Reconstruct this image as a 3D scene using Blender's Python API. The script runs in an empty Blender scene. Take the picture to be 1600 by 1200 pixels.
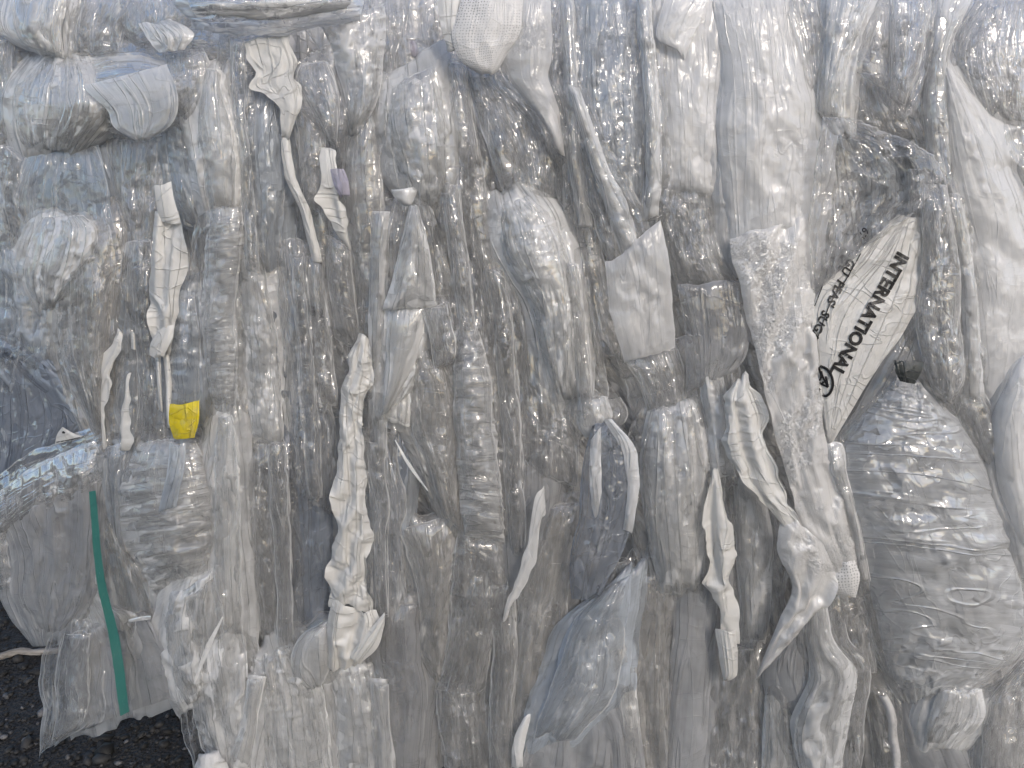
import bpy, math, random
import numpy as np
from mathutils import Vector

C = bpy.context.scene.collection
rad = math.radians

# ------------------------------------------------------------------ camera: a phone held about 1.1 m from the bale
W, H, FPX = 1600.0, 1200.0, 1210.0
CAM = np.array([0.0, -1.10, 1.05]); PITCH = rad(15)
FWD = np.array([0, math.cos(PITCH), -math.sin(PITCH)])
UPV = np.array([0, math.sin(PITCH), math.cos(PITCH)])
RGT = np.array([1.0, 0, 0])

def at(px, py, depth):
    """survey helper: the point of the bale's face (plane Y = -depth) measured at photo coordinates"""
    px = np.asarray(px, float); py = np.asarray(py, float); depth = np.asarray(depth, float)
    d = (RGT * ((px - W/2) / FPX)[..., None] - UPV * ((py - H/2) / FPX)[..., None] + FWD)
    t = (-depth - CAM[1]) / d[..., 1]
    return CAM + d * t[..., None]

# ------------------------------------------------------------------ noise
_rs = np.random.RandomState(11)
_T = _rs.rand(256, 256) * 2 - 1
def vn(x, y, s=0):
    x = np.asarray(x, float) + s * 17.31; y = np.asarray(y, float) + s * 5.77
    xi = np.floor(x).astype(int); yi = np.floor(y).astype(int)
    fx = x - xi; fy = y - yi
    fx = fx*fx*fx*(fx*(fx*6-15)+10); fy = fy*fy*fy*(fy*(fy*6-15)+10)
    a = _T[xi & 255, yi & 255]; b = _T[(xi+1) & 255, yi & 255]
    c = _T[xi & 255, (yi+1) & 255]; d = _T[(xi+1) & 255, (yi+1) & 255]
    return (a*(1-fx)+b*fx)*(1-fy) + (c*(1-fx)+d*fx)*fy
def fbm(x, y, s=0, o=3):
    r = 0; a = 1.0; t = 0
    for k in range(o):
        r = r + a*vn(x*2**k, y*2**k, s+k*3.1); t += a; a *= .5
    return r/t

# ------------------------------------------------------------------ outline sampling
def resample(pts, n):
    p = np.array(pts, float)
    if len(p) > 2:                                   # Catmull-Rom through the measured points
        q = np.vstack([2*p[0]-p[1], p, 2*p[-1]-p[-2]]); out = []
        for i in range(1, len(q)-2):
            for t in np.linspace(0, 1, 12, endpoint=False):
                a, b, c, d = q[i-1], q[i], q[i+1], q[i+2]
                out.append(.5*((2*b)+(-a+c)*t+(2*a-5*b+4*c-d)*t*t+(-a+3*b-3*c+d)*t**3))
        out.append(p[-1]); p = np.array(out)
    s = np.r_[0, np.cumsum(np.hypot(*np.diff(p, axis=0).T))]
    u = np.clip(n, 0, 1) * s[-1]
    r = np.stack([np.interp(u, s, p[:, 0]), np.interp(u, s, p[:, 1])], -1)
    return r

def pts(s):
    return [tuple(float(q) for q in w.split(',')) for w in s.split()]

def sstep(a, b, x):
    t = np.clip((x-a)/(b-a), 0, 1); return t*t*(3-2*t)

def ground_fall(px, py):
    """how far the bale's face falls back towards its left corner"""
    return -0.15*(1-sstep(-140, 360, px)) - .055*sstep(700, 1300, py) - .03*(1-sstep(-120, 260, py))

# ------------------------------------------------------------------ thin sheet solver: a sheet larger than the space it is squeezed into buckles
def solve(P, P0, ru, rv, it, amp, anch, bend):
    nu, nv = P.shape[:2]
    g = .5*((ru[:, :-1]+ru[:, 1:])/(np.linalg.norm(P0[1:]-P0[:-1], axis=-1)[:, :-1]+np.linalg.norm(P0[1:]-P0[:-1], axis=-1)[:, 1:]+1e-9)
            + (rv[:-1]+rv[1:])/(np.linalg.norm(P0[:, 1:]-P0[:, :-1], axis=-1)[:-1]+np.linalg.norm(P0[:, 1:]-P0[:, :-1], axis=-1)[1:]+1e-9))
    g = np.minimum(g, 1.4)
    rd1 = np.linalg.norm(P0[1:, 1:]-P0[:-1, :-1], axis=-1)*g; rd2 = np.linalg.norm(P0[1:, :-1]-P0[:-1, 1:], axis=-1)*g
    b2u = ru[:-1]+ru[1:]; b2v = rv[:, :-1]+rv[:, 1:]
    ylo = P0[..., 1]-amp; yhi = P0[..., 1]+amp
    edge = np.full((nu, nv), anch); edge[0] = edge[-1] = .25; edge[:, 0] = edge[:, -1] = .12
    edge = edge[..., None]
    def link(A, B, rest, k, push=False):
        d = B-A; L = np.sqrt((d*d).sum(-1))+1e-9
        c = (L-rest)/L
        if push: c = np.minimum(c, 0)
        d *= (.5*k*c)[..., None]
        A += d; B -= d
    for n in range(it):
        for o in (0, 1):
            A = P[o:-1:2]; B = P[o+1::2]
            m = min(len(A), len(B)); link(A[:m], B[:m], ru[o::2][:m], 1)
            A = P[:, o:-1:2]; B = P[:, o+1::2]
            m = min(A.shape[1], B.shape[1]); link(A[:, :m], B[:, :m], rv[:, o::2][:, :m], 1)
        for o in (0, 1):
            A = P[o:-1:2]; B = P[o+1::2]; m = min(len(A), len(B))
            link(A[:m, :-1], B[:m, 1:], rd1[o::2][:m], .35); link(A[:m, 1:], B[:m, :-1], rd2[o::2][:m], .35)
        if bend > 0 and nu > 4 and nv > 4:
            for o in range(4):
                A = P[o:-2:4]; B = P[o+2::4]; m = min(len(A), len(B))
                if m: link(A[:m], B[:m], b2u[o::4][:m]*.985, bend, True)
                A = P[:, o:-2:4]; B = P[:, o+2::4]; m = min(A.shape[1], B.shape[1])
                if m: link(A[:, :m], B[:, :m], b2v[:, o::4][:, :m]*.985, bend, True)
        P[..., 0:1] += edge*(P0[..., 0:1]-P[..., 0:1]); P[..., 2:3] += edge*(P0[..., 2:3]-P[..., 2:3])
        y = P[..., 1]
        P[..., 1] = np.where(y < ylo, y+.5*(ylo-y), np.where(y > yhi, y+.5*(yhi-y), y))
    return P

def upsample(P, nu, nv):
    a = np.linspace(0, P.shape[0]-1, nu); i = np.minimum(a.astype(int), P.shape[0]-2); f = (a-i)[:, None, None]
    P = P[i]*(1-f)+P[i+1]*f
    a = np.linspace(0, P.shape[1]-1, nv); i = np.minimum(a.astype(int), P.shape[1]-2); f = (a-i)[None, :, None]
    return P[:, i]*(1-f)+P[:, i+1]*f

# style: extra length along u and v, wrinkle size along u and v (m), amplitude limit, bending, fine extra length, anchoring, wrinkle angle
STY = {
 'long':    (.012, .15, .260, .026, .008, .010, .010, .03, 0),
 'longfine':(.015, .18, .200, .016, .006, .008, .012, .03, 4),
 'crinkle': (.060, .10, .060, .034, .009, .008, .014, .03, 25),
 'fine':    (.090, .11, .028, .020, .007, .008, .022, .04, 30),
 'cross':   (.090, .04, .022, .110, .007, .008, .014, .03, 6),
 'bag':     (.026, .010, .055, .260, .006, .015, .004, .03, -12),
 'diag':    (.035, .11, .120, .026, .008, .010, .014, .03, 28),
 'smooth':  (.005, .020, .300, .070, .004, .05, .003, .05, 8),
 'soft':    (.012, .060, .180, .040, .007, .018, .007, .04, 14),
 'flat':    (.004, .006, .140, .050, .0018, .08, .002, .06, 0),
 'rigid':   (.0, .0, .3, .1, .0005, .2, .0, .5, 0),
 'paper':   (.028, .26, .090, .026, .010, .004, .018, .04, 10),
}
HSTEP = .0029
BULGE = .38
def tri(x): return 4*np.abs(x-np.floor(x)-.5)-1

def film_grid(L, R, style, d, bulge, seed, jag=7.0, tuck=.006, side=.004, tilt=(0, 0), res=1.0, gain=1.0, lean=0.0, ragged=1.0):
    cu, cv, lu, lv, amp, bend, fine, anch, ang = STY[style]
    cu *= gain; cv *= gain; amp *= (.6+.4*gain)
    Lp, Rp = pts(L), pts(R)
    a = resample(Lp, np.linspace(0, 1, 40)); b = resample(Rp, np.linspace(0, 1, 40))
    lenu = np.hypot(*np.diff((a+b)/2, axis=0).T).sum()*.00091
    wid = np.hypot(*(b-a).T); lenv = max(wid.mean()*.7+wid.max()*.3, 3)*.00091
    h = HSTEP*res
    NU = max(8, int(lenu/h)+1); NV = max(5, int(lenv/h)+1)
    ca, sa = math.cos(rad(ang)), math.sin(rad(ang))
    P = None
    for lev, k in enumerate((3, 2, 1)):
        nu = max(6, NU//k); nv = max(4, NV//k)
        u = np.linspace(0, 1, nu)[:, None]*np.ones((1, nv)); v = np.linspace(0, 1, nv)[None]*np.ones((nu, 1))
        ej = jag/max(lenu/.00091, 1)
        sj = ragged*jag*.28/np.maximum(lenv/.00091, 1)
        uu = u + ej*(fbm(v*lenv*28, v*0+seed*.37, seed, 3)*2)*(np.exp(-u*14)*1.0+np.exp(-(1-u)*14))
        vv = v + sj*(fbm(u*lenu*22, u*0+seed*.71, seed+5, 3)*2)*(np.exp(-v*6)+np.exp(-(1-v)*6))
        A = resample(Lp, uu.ravel()).reshape(nu, nv, 2); B = resample(Rp, uu.ravel()).reshape(nu, nv, 2)
        q = A*(1-vv[..., None])+B*vv[..., None]
        w = 2*v-1
        prof = .5*np.sqrt(np.clip(1-w*w, 0, 1))+.5*(1-w*w); pe = np.minimum(1, np.minimum(u, 1-u)*lenu/max(bulge*2.2, .004))
        prof = prof*np.sqrt(np.clip(1-(1-pe)**2, 0, 1))
        dep = d + ground_fall(q[..., 0], q[..., 1]) + BULGE*bulge*prof - side*np.abs(w)**3
        dep = dep - tuck*(np.exp(-u*lenu/.02)+np.exp(-(1-u)*lenu/.02)) + tilt[0]*(u-.5) + tilt[1]*(v-.5)
        dep = dep + .005*fbm(u*lenu*6+seed, v*lenv*7, seed+9, 2)
        P0 = at(q[..., 0], q[..., 1], dep)
        X = u*lenu; Y = v*lenv
        Xr = X*ca-Y*sa+lean*Y; Yr = X*sa+Y*ca
        if P is None:
            wu = fbm(X*7, Y*7, seed+3, 3)*3.2; wv = fbm(X*7, Y*7, seed+2, 3)*3.2
            n = 0
            rq = np.random.RandomState(int(seed*100) % 100003)
            for kk in range(5):                       # straight creases between flat facets
                k1, k2 = rq.uniform(-.5, .5), rq.uniform(.3, .9)*(1 if kk % 2 else -1)
                if kk == 4: k1, k2 = rq.uniform(.5, 1), rq.uniform(-.4, .4)
                reg = np.clip(.25+2.2*vn(X*7, Y*7, seed+40+kk), 0, 1.5)
                n = n + tri(k1*Xr/lu*1.5+k2*Yr/lv*1.5+rq.rand()+.5*(wu if kk % 2 else wv))*reg*.45
            P = P0.copy(); P[..., 1] += min(.17*min(lu, lv), amp)*n; it = 60
            m = 1.0
        else:
            P = upsample(P, nu, nv)
            s = .011 if lev == 1 else .0055
            P[..., 1] += .07*s*vn(X/s*.7, Y/s, seed+20+lev); it = 36 if lev == 1 else 14
        ex = fine*(lev/2.0)
        mod = np.clip(.6+1.7*fbm(X*8, Y*8, seed+30, 2), 0, 2.0)
        du = np.sqrt(((P0[1:]-P0[:-1])**2).sum(-1)); dv = np.sqrt(((P0[:, 1:]-P0[:, :-1])**2).sum(-1))
        ru = np.maximum(du, .0004)*(1+(cu+ex)*.5*(mod[1:]+mod[:-1])); rv = np.maximum(dv, .0004)*(1+(cv+ex)*.5*(mod[:, 1:]+mod[:, :-1]))
        P = solve(P, P0, ru, rv, it, amp, anch, bend)
    return P, lenu, lenv

def mesh_from_grid(name, P, lenu, lenv, mat, keep=None):
    nu, nv = P.shape[:2]
    idx = np.arange(nu*nv).reshape(nu, nv)
    f = np.stack([idx[:-1, :-1], idx[1:, :-1], idx[1:, 1:], idx[:-1, 1:]], -1).reshape(-1, 4)
    me = bpy.data.meshes.new(name)
    me.vertices.add(nu*nv); me.vertices.foreach_set('co', P.reshape(-1, 3).astype(np.float32).ravel())
    me.loops.add(f.size); me.loops.foreach_set('vertex_index', f.ravel().astype(np.int32))
    me.polygons.add(len(f)); me.polygons.foreach_set('loop_start', np.arange(0, f.size, 4, dtype=np.int32))
    me.polygons.foreach_set('use_smooth', np.ones(len(f), bool))
    uv = me.uv_layers.new(name='UVMap')
    U = np.linspace(0, lenu, nu)[:, None]*np.ones((1, nv)); V = np.linspace(0, lenv, nv)[None]*np.ones((nu, 1))
    t = np.stack([U.ravel(), V.ravel()], -1)[f.ravel()]
    uv.data.foreach_set('uv', t.astype(np.float32).ravel())
    rim = np.zeros((nu, nv), np.float32); rim[0] = rim[-1] = rim[:, 0] = rim[:, -1] = 1
    me.attributes.new('rim', 'FLOAT', 'POINT').data.foreach_set('value', rim.ravel())
    me.update(calc_edges=True); me.validate()
    me.materials.append(mat)
    o = bpy.data.objects.new(name, me); C.objects.link(o)
    return o

GRIDS = {}
_seed = [1]
def recentre(o):
    me = o.data; n = len(me.vertices); co = np.empty(n*3, np.float32); me.vertices.foreach_get('co', co); co = co.reshape(-1, 3)
    c = co.mean(0); me.vertices.foreach_set('co', (co-c).ravel()); o.location = Vector([float(q) for q in c])

def adopt(child, parent):
    child.parent = parent
    bpy.context.view_layer.update()
    child.matrix_parent_inverse = parent.matrix_world.inverted()

def widen(L, R, e):
    """a layer underneath that reaches e px farther on every side"""
    a = resample(pts(L), np.linspace(0, 1, 9)); b = resample(pts(R), np.linspace(0, 1, 9))
    n = b-a; n /= np.maximum(np.hypot(*n.T), 1)[:, None]
    a = a-n*e; b = b+n*e
    a0, b0 = 2*a[0]-a[1], 2*b[0]-b[1]
    k = e/max(math.dist(a[0], a[1]), 1); a[0] += (a0-a[0])*min(k, 1); b[0] += (b0-b[0])*min(k, 1)
    k = e/max(math.dist(a[-1], a[-2]), 1); a[-1] += (a[-1]-a[-2])*min(k, 1); b[-1] += (b[-1]-b[-2])*min(k, 1)
    j = lambda q: ' '.join('%.1f,%.1f' % tuple(p) for p in q)
    return j(a), j(b)
LAYERS = {'silvercross': ('clearthin', 'clear'), 'bagcross': (None, 'clear'), 'clear': ('clearthin', 'clear'), 'clearfine': ('clearthin', 'clear'), 'milky': ('clearthin', 'clear'), 'milkyfine': ('clearthin', 'milky'),
          'warm': ('clearthin', 'warm'), 'blue': ('clearthin', 'blue'), 'blueslick': (None, 'blue'), 'frost': (None, 'frost'), 'grey': (None, 'grey'), 'white': ('clearthin', 'milky'), 'foam': (None, 'clear')}
def film(name, label, mat, style, d, bulge, L, R, parent=None, cat=None, group=None, key=None, **kw):
    puff = kw.get('puff', 1)
    o = film1(name, label, mat, style, d, bulge, L, R, parent, cat, group, key, **kw)
    if parent is None and name in GROUPS and name not in ('film_scrap', 'paper_strip') and mat in LAYERS and style != 'flat':
        ou, inn = LAYERS[mat]
        st = style if style in ('long', 'longfine', 'cross', 'diag') else 'soft'
        if ou: film1('outer_layer', None, ou, st, d+.007, bulge, *widen(L, R, -2), parent=o, jag=10, puff=puff)
        film1('inner_layer', None, inn, 'long' if name == 'film_strip' else 'soft', d-.010, bulge*.6*puff, *widen(L, R, 24), parent=o, jag=14, tuck=.020, side=.012)
    return o
def film1(name, label, mat, style, d, bulge, L, R, parent=None, cat=None, group=None, key=None, **kw):
    _seed[0] += 1
    if mat in ('paper', 'white') and name not in ('film_wad', 'film_sheet'): bulge *= .3
    bulge *= kw.pop('puff', 1)
    if name == 'paper_strip': kw.setdefault('jag', 11); kw.setdefault('tuck', .009); kw.setdefault('side', .001); kw.setdefault('ragged', 2.6)
    P, lu, lv = film_grid(L, R, style, d*DS, bulge, _seed[0]*1.37, **kw)
    o = mesh_from_grid(name, P, lu, lv, MAT[mat])
    if key: GRIDS[key] = (P, lu, lv, pts(L), pts(R))
    if parent is None:
        recentre(o)
        o['label'] = label; o['category'] = cat or name.split('_', 1)[-1].replace('_', ' ')
        g = group or GROUPS.get(name)
        if g: o['group'] = g
    else:
        if label: o['label'] = label
        recentre(o); adopt(o, parent)
    return o
DS = .72
GROUPS = {'film_strip': 'strips of film squeezed into the bale', 'film_sheet': 'sheets of film folded into the bale', 'film_bag': 'film bags crushed into the bale',
          'film_wad': 'wads of film in the bale', 'film_scrap': 'small scraps stuck in the bale', 'paper_strip': 'white matte strips in the bale'}
# ------------------------------------------------------------------ materials
MAT = {}
def nodes(name):
    m = bpy.data.materials.new(name); m.use_nodes = True
    nt = m.node_tree; nt.nodes.clear()
    def N(t, **kw):
        n = nt.nodes.new(t)
        for k, v in kw.items():
            if k in n.inputs: n.inputs[k].default_value = v
            else: setattr(n, k, v)
        return n
    def K(a, b): nt.links.new(a, b)
    def M(op, a, b=None, c=None, clamp=False):
        n = nt.nodes.new('ShaderNodeMath'); n.operation = op; n.use_clamp = clamp
        for i, v in enumerate((a, b, c)):
            if v is None: continue
            if isinstance(v, (int, float)): n.inputs[i].default_value = v
            else: K(v, n.inputs[i])
        return n.outputs[0]
    return m, nt, N, K, M

def film_mat(name, col, op, rough, gloss=1.0, wamp=1.0, cr=70, camp=1.0, transl=.45, dirt=.15, streak=.5, spark=0.0, holes=0, asp=4.5, crease=1.0, thin=False, across=False, dbump=1, ths=1.0, thd=42):
    """plastic film: partly see-through, more so face on; facets and creases run along the sheet"""
    m, nt, N, K, M = nodes(name)
    uv = N('ShaderNodeUVMap'); oi = N('ShaderNodeObjectInfo'); rnd = oi.outputs['Random']
    off = N('ShaderNodeVectorMath', operation='SCALE'); off.inputs[0].default_value = (7.3, 3.1, 5.7); K(rnd, off.inputs['Scale'])
    add = N('ShaderNodeVectorMath', operation='ADD'); K(uv.outputs[0], add.inputs[0]); K(off.outputs[0], add.inputs[1])
    co = add.outputs[0]
    if across:
        rt = N('ShaderNodeMapping'); rt.inputs['Rotation'].default_value = (0, 0, 1.50); K(co, rt.inputs[0]); co = rt.outputs[0]
    def mapped(sx, sy, rot=0):
        n = N('ShaderNodeMapping'); n.inputs['Scale'].default_value = (sx, sy, 1); n.inputs['Rotation'].default_value = (0, 0, rot); K(co, n.inputs[0]); return n.outputs[0]
    def noise(vec, sc, det=3, rg=.55, dist=0):
        n = N('ShaderNodeTexNoise', noise_dimensions='2D'); n.inputs['Scale'].default_value = sc; n.inputs['Detail'].default_value = det
        n.inputs['Roughness'].default_value = rg; n.inputs['Distortion'].default_value = dist; K(vec, n.inputs['Vector']); return n
    def remap(v, a, b, c=0.0, d=1.0):
        n = N('ShaderNodeMapRange'); n.inputs[1].default_value = a; n.inputs[2].default_value = b; n.inputs[3].default_value = c; n.inputs[4].default_value = d; K(v, n.inputs[0]); return n.outputs[0]
    warp = noise(co, 22, 2)
    def facets(sx, sy, rot, wamt, k):
        """flat facets, each tilted its own way, meeting in creases"""
        mp = mapped(sx, sy, rot)
        wv = N('ShaderNodeVectorMath', operation='MULTIPLY_ADD'); K(warp.outputs['Color'], wv.inputs[0]); wv.inputs[1].default_value = (wamt, wamt*1.6, 0); K(mp, wv.inputs[2])
        vo = N('ShaderNodeTexVoronoi', voronoi_dimensions='2D'); vo.inputs['Scale'].default_value = 1.0; K(wv.outputs[0], vo.inputs['Vector'])
        df = N('ShaderNodeVectorMath', operation='SUBTRACT'); K(wv.outputs[0], df.inputs[0]); K(vo.outputs['Position'], df.inputs[1])
        cc = N('ShaderNodeVectorMath', operation='MULTIPLY_ADD'); K(vo.outputs['Color'], cc.inputs[0]); cc.inputs[1].default_value = (2*k/sx, 2*k/sy, 0); cc.inputs[2].default_value = (-k/sx, -k/sy, 0)
        dt = N('ShaderNodeVectorMath', operation='DOT_PRODUCT'); K(df.outputs[0], dt.inputs[0]); K(cc.outputs[0], dt.inputs[1])
        return dt.outputs['Value'], vo.outputs['Distance']
    f1, d1 = facets(cr/asp, cr, .10, 1.0, .52*camp)
    big = noise(co, 10, 3)
    pm = remap(big.outputs['Fac'], .46, .60, .04, 1.0)
    ln = noise(mapped(7, 105, -.05), 1.0, 2, .5, 1.1).outputs['Fac']
    r1 = M('ABSOLUTE', M('SUBTRACT', ln, .5))                       # zero along fine draw lines
    th = noise(mapped(3.2, thd, .12), 1.0, 2, .45, .9).outputs['Fac']
    r2 = M('ABSOLUTE', M('SUBTRACT', th, .5)); thread = remap(r2, 0, .030, 1, 0)   # sparse sharp folds
    h = M('ADD', M('MULTIPLY', f1, pm), M('MULTIPLY', M('MULTIPLY', M('POWER', r1, .5), pm), .0022*wamp))
    tb = noise(mapped(26, 13, .5), 1.0, 2, .45, .8).outputs['Fac']
    thread2 = remap(M('ABSOLUTE', M('SUBTRACT', tb, .5)), 0, .022, 1, 0)
    h = M('ADD', h, M('MULTIPLY', thread, .0013*ths)); h = M('ADD', h, M('MULTIPLY', thread2, .0004*ths if op < .99 else .0009*ths))
    if not thin:
        f2, d2 = facets(cr*2.2/asp, cr*2.6, -.22, .8, .55*camp)
        pm2 = remap(warp.outputs['Fac'], .42, .60, .1, 1.0)
        h = M('ADD', h, M('MULTIPLY', f2, pm2))
    bump = N('ShaderNodeBump'); bump.inputs['Strength'].default_value = 1.0; bump.inputs['Distance'].default_value = 1.0; K(h, bump.inputs['Height'])
    nor = bump.outputs[0]
    tone = M('ADD', M('MULTIPLY', rnd, .7), .65)                     # sheets differ in thickness
    if op < .99:
        var = M('ADD', M('MULTIPLY', M('SUBTRACT', big.outputs['Fac'], .5), 1.4), M('MULTIPLY', M('SUBTRACT', ln, .5), .6*streak))
        cl = M('MULTIPLY', remap(r1, 0, .035, .20, 0), M('MULTIPLY', pm, crease*(1-op)))   # creases whiten
        o1 = M('ADD', M('MULTIPLY', M('MULTIPLY', M('ADD', var, 1.0), tone), op), cl)
        rim = N('ShaderNodeAttribute', attribute_name='rim')
        o1 = M('ADD', o1, M('MULTIPLY', M('POWER', rim.outputs['Fac'], 1.5), .42*(1-op)))
        o1 = M('ADD', o1, M('MULTIPLY', thread, .16*crease*(1-op)))
        oc = M('MINIMUM', M('MAXIMUM', o1, .02), .98)
        lw = N('ShaderNodeLayerWeight'); lw.inputs['Blend'].default_value = .5
        cosv = M('MAXIMUM', M('SUBTRACT', 1.0, lw.outputs['Facing']), .2)
        opac = M('SUBTRACT', 1.0, M('POWER', M('SUBTRACT', 1.0, oc), M('DIVIDE', 1.0, cosv)))
    dn = noise(co, 16, 4, .65).outputs['Fac']
    mix = N('ShaderNodeMix', data_type='RGBA'); mix.inputs[6].default_value = (*col, 1); mix.inputs[7].default_value = (.36, .33, .29, 1); K(remap(dn, .5, .78, 0, dirt), mix.inputs[0])
    cout = mix.outputs[2]
    if holes:
        vo = N('ShaderNodeTexVoronoi', voronoi_dimensions='2D'); vo.inputs['Scale'].default_value = holes; vo.inputs['Randomness'].default_value = .35; K(co, vo.inputs['Vector'])
        mx = N('ShaderNodeMix', data_type='RGBA'); mx.inputs[7].default_value = (.13, .13, .14, 1); K(cout, mx.inputs[6]); K(M('MULTIPLY', remap(vo.outputs['Distance'], .14, .26, .8, 0), remap(big.outputs['Fac'], .34, .52, 0.1, 1)), mx.inputs[0]); cout = mx.outputs[2]
    dif = N('ShaderNodeBsdfDiffuse'); K(cout, dif.inputs['Color'])
    if dbump: K(nor, dif.inputs['Normal'])
    tr = N('ShaderNodeBsdfTranslucent'); K(cout, tr.inputs['Color'])
    body = N('ShaderNodeMixShader'); body.inputs[0].default_value = transl; K(dif.outputs[0], body.inputs[1]); K(tr.outputs[0], body.inputs[2])
    surf = body.outputs[0]
    if op < .99:
        tp = N('ShaderNodeBsdfTransparent'); tp.inputs[0].default_value = (.995, .995, .995, 1)
        ms = N('ShaderNodeMixShader'); K(opac, ms.inputs[0]); K(tp.outputs[0], ms.inputs[1]); K(surf, ms.inputs[2]); surf = ms.outputs[0]
    fr = N('ShaderNodeFresnel'); fr.inputs['IOR'].default_value = 1.55; K(nor, fr.inputs['Normal'])
    gl = N('ShaderNodeBsdfGlossy'); gl.inputs['Roughness'].default_value = rough; gl.inputs['Color'].default_value = (1, 1, 1, 1); K(nor, gl.inputs['Normal'])
    if spark:
        sv = N('ShaderNodeTexVoronoi'); sv.inputs['Scale'].default_value = 420; K(co, sv.inputs['Vector'])
        sb = N('ShaderNodeBump'); sb.inputs['Strength'].default_value = spark; sb.inputs['Distance'].default_value = .003; K(sv.outputs['Distance'], sb.inputs['Height']); K(nor, sb.inputs['Normal'])
        K(sb.outputs[0], gl.inputs['Normal'])
    gf = M('MINIMUM', M('MULTIPLY', fr.outputs[0], gloss), .42)
    fin = N('ShaderNodeMixShader'); K(gf, fin.inputs[0]); K(surf, fin.inputs[1]); K(gl.outputs[0], fin.inputs[2])
    out = N('ShaderNodeOutputMaterial'); K(fin.outputs[0], out.inputs['Surface'])
    MAT[name] = m
    return m

film_mat('clear',     (.96, .965, .97), .12, .06, 1.6, wamp=.7, cr=110, dirt=.08, ths=1.2)
film_mat('clearfine', (.96, .96, .96), .15, .055, 1.8, wamp=.7, cr=150, camp=1.2, asp=3, dirt=.10)
film_mat('clearthin', (.97, .975, .98), .05, .045, 1.6, wamp=.7, cr=70, camp=.8, dirt=.03, thin=True)
film_mat('milky',     (.955, .96, .965), .62, .11, 1.3, wamp=.4, camp=.35, cr=70, dirt=.03, ths=1.2)
film_mat('milkyfine', (.97, .975, .98), .86, .09, 1.5, wamp=.5, camp=.75, cr=110, asp=2.5, dirt=.03, ths=1.2)
film_mat('silvercross', (.96, .965, .97), .46, .07, 1.7, wamp=.7, camp=.7, cr=130, asp=4, dirt=.04, across=True)
film_mat('bagcross', (.90, .92, .95), .30, .05, 2.2, wamp=.15, camp=.35, cr=34, asp=4, dirt=.03, across=True, ths=1.5, thd=20)
film_mat('frost',     (.91, .91, .915), .64, .24, .9, wamp=.25, camp=.10, cr=40, streak=.6, dirt=.05, ths=.5)
film_mat('blue',      (.68, .74, .82), .42, .12, 1.3, wamp=.35, camp=.3, cr=70, streak=.6, dirt=.05)
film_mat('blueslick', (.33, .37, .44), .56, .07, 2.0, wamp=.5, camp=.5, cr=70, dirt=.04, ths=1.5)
film_mat('warm',      (.94, .92, .89), .24, .07, 1.7, wamp=.6, camp=.8, cr=110, dirt=.14, ths=1.3)
film_mat('grey',      (.54, .55, .57), .48, .14, 1.2, wamp=.3, camp=.15, cr=50, streak=.7, dirt=.06, ths=1.0)
film_mat('white',     (.90, .90, .895), .86, .15, .9, wamp=.35, camp=.2, cr=50, asp=2.5, transl=.4, dirt=.06, ths=.8)
film_mat('paper',     (.81, .80, .775), 1.0, .40, .5, wamp=.45, camp=.10, cr=60, asp=1.4, transl=.35, dirt=.10, ths=1.1)
film_mat('foam',      (.84, .83, .82), .96, .16, 1.5, wamp=.0, camp=.8, cr=480, asp=1.1, transl=.4, dirt=.05, ths=.3)
film_mat('perf',      (.84, .83, .82), 1.0, .35, .5, wamp=.05, camp=.03, transl=.35, dirt=.08, holes=270, ths=.3)
film_mat('purple',    (.66, .62, .75), .5, .22, .8, wamp=.5, camp=.8)
film_mat('yellow',    (.74, .58, .03), 1.0, .25, .8, wamp=.3, camp=.5, cr=60, asp=1.5, transl=.1, dirt=.75)
film_mat('strap',     (.05, .19, .165), 1.0, .35, .7, wamp=.05, camp=.05, transl=.1, dirt=.1, ths=0)
film_mat('gapshade',  (.05, .055, .055), 1.0, .35, .6, wamp=.3, camp=.3, transl=.05, dirt=.3)  # near-black colour that paints the shade of an open gap
film_mat('core',      (.62, .615, .61), 1.0, .10, 1.4, wamp=.8, camp=1.1, cr=100, transl=.1, dirt=.3)

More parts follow.
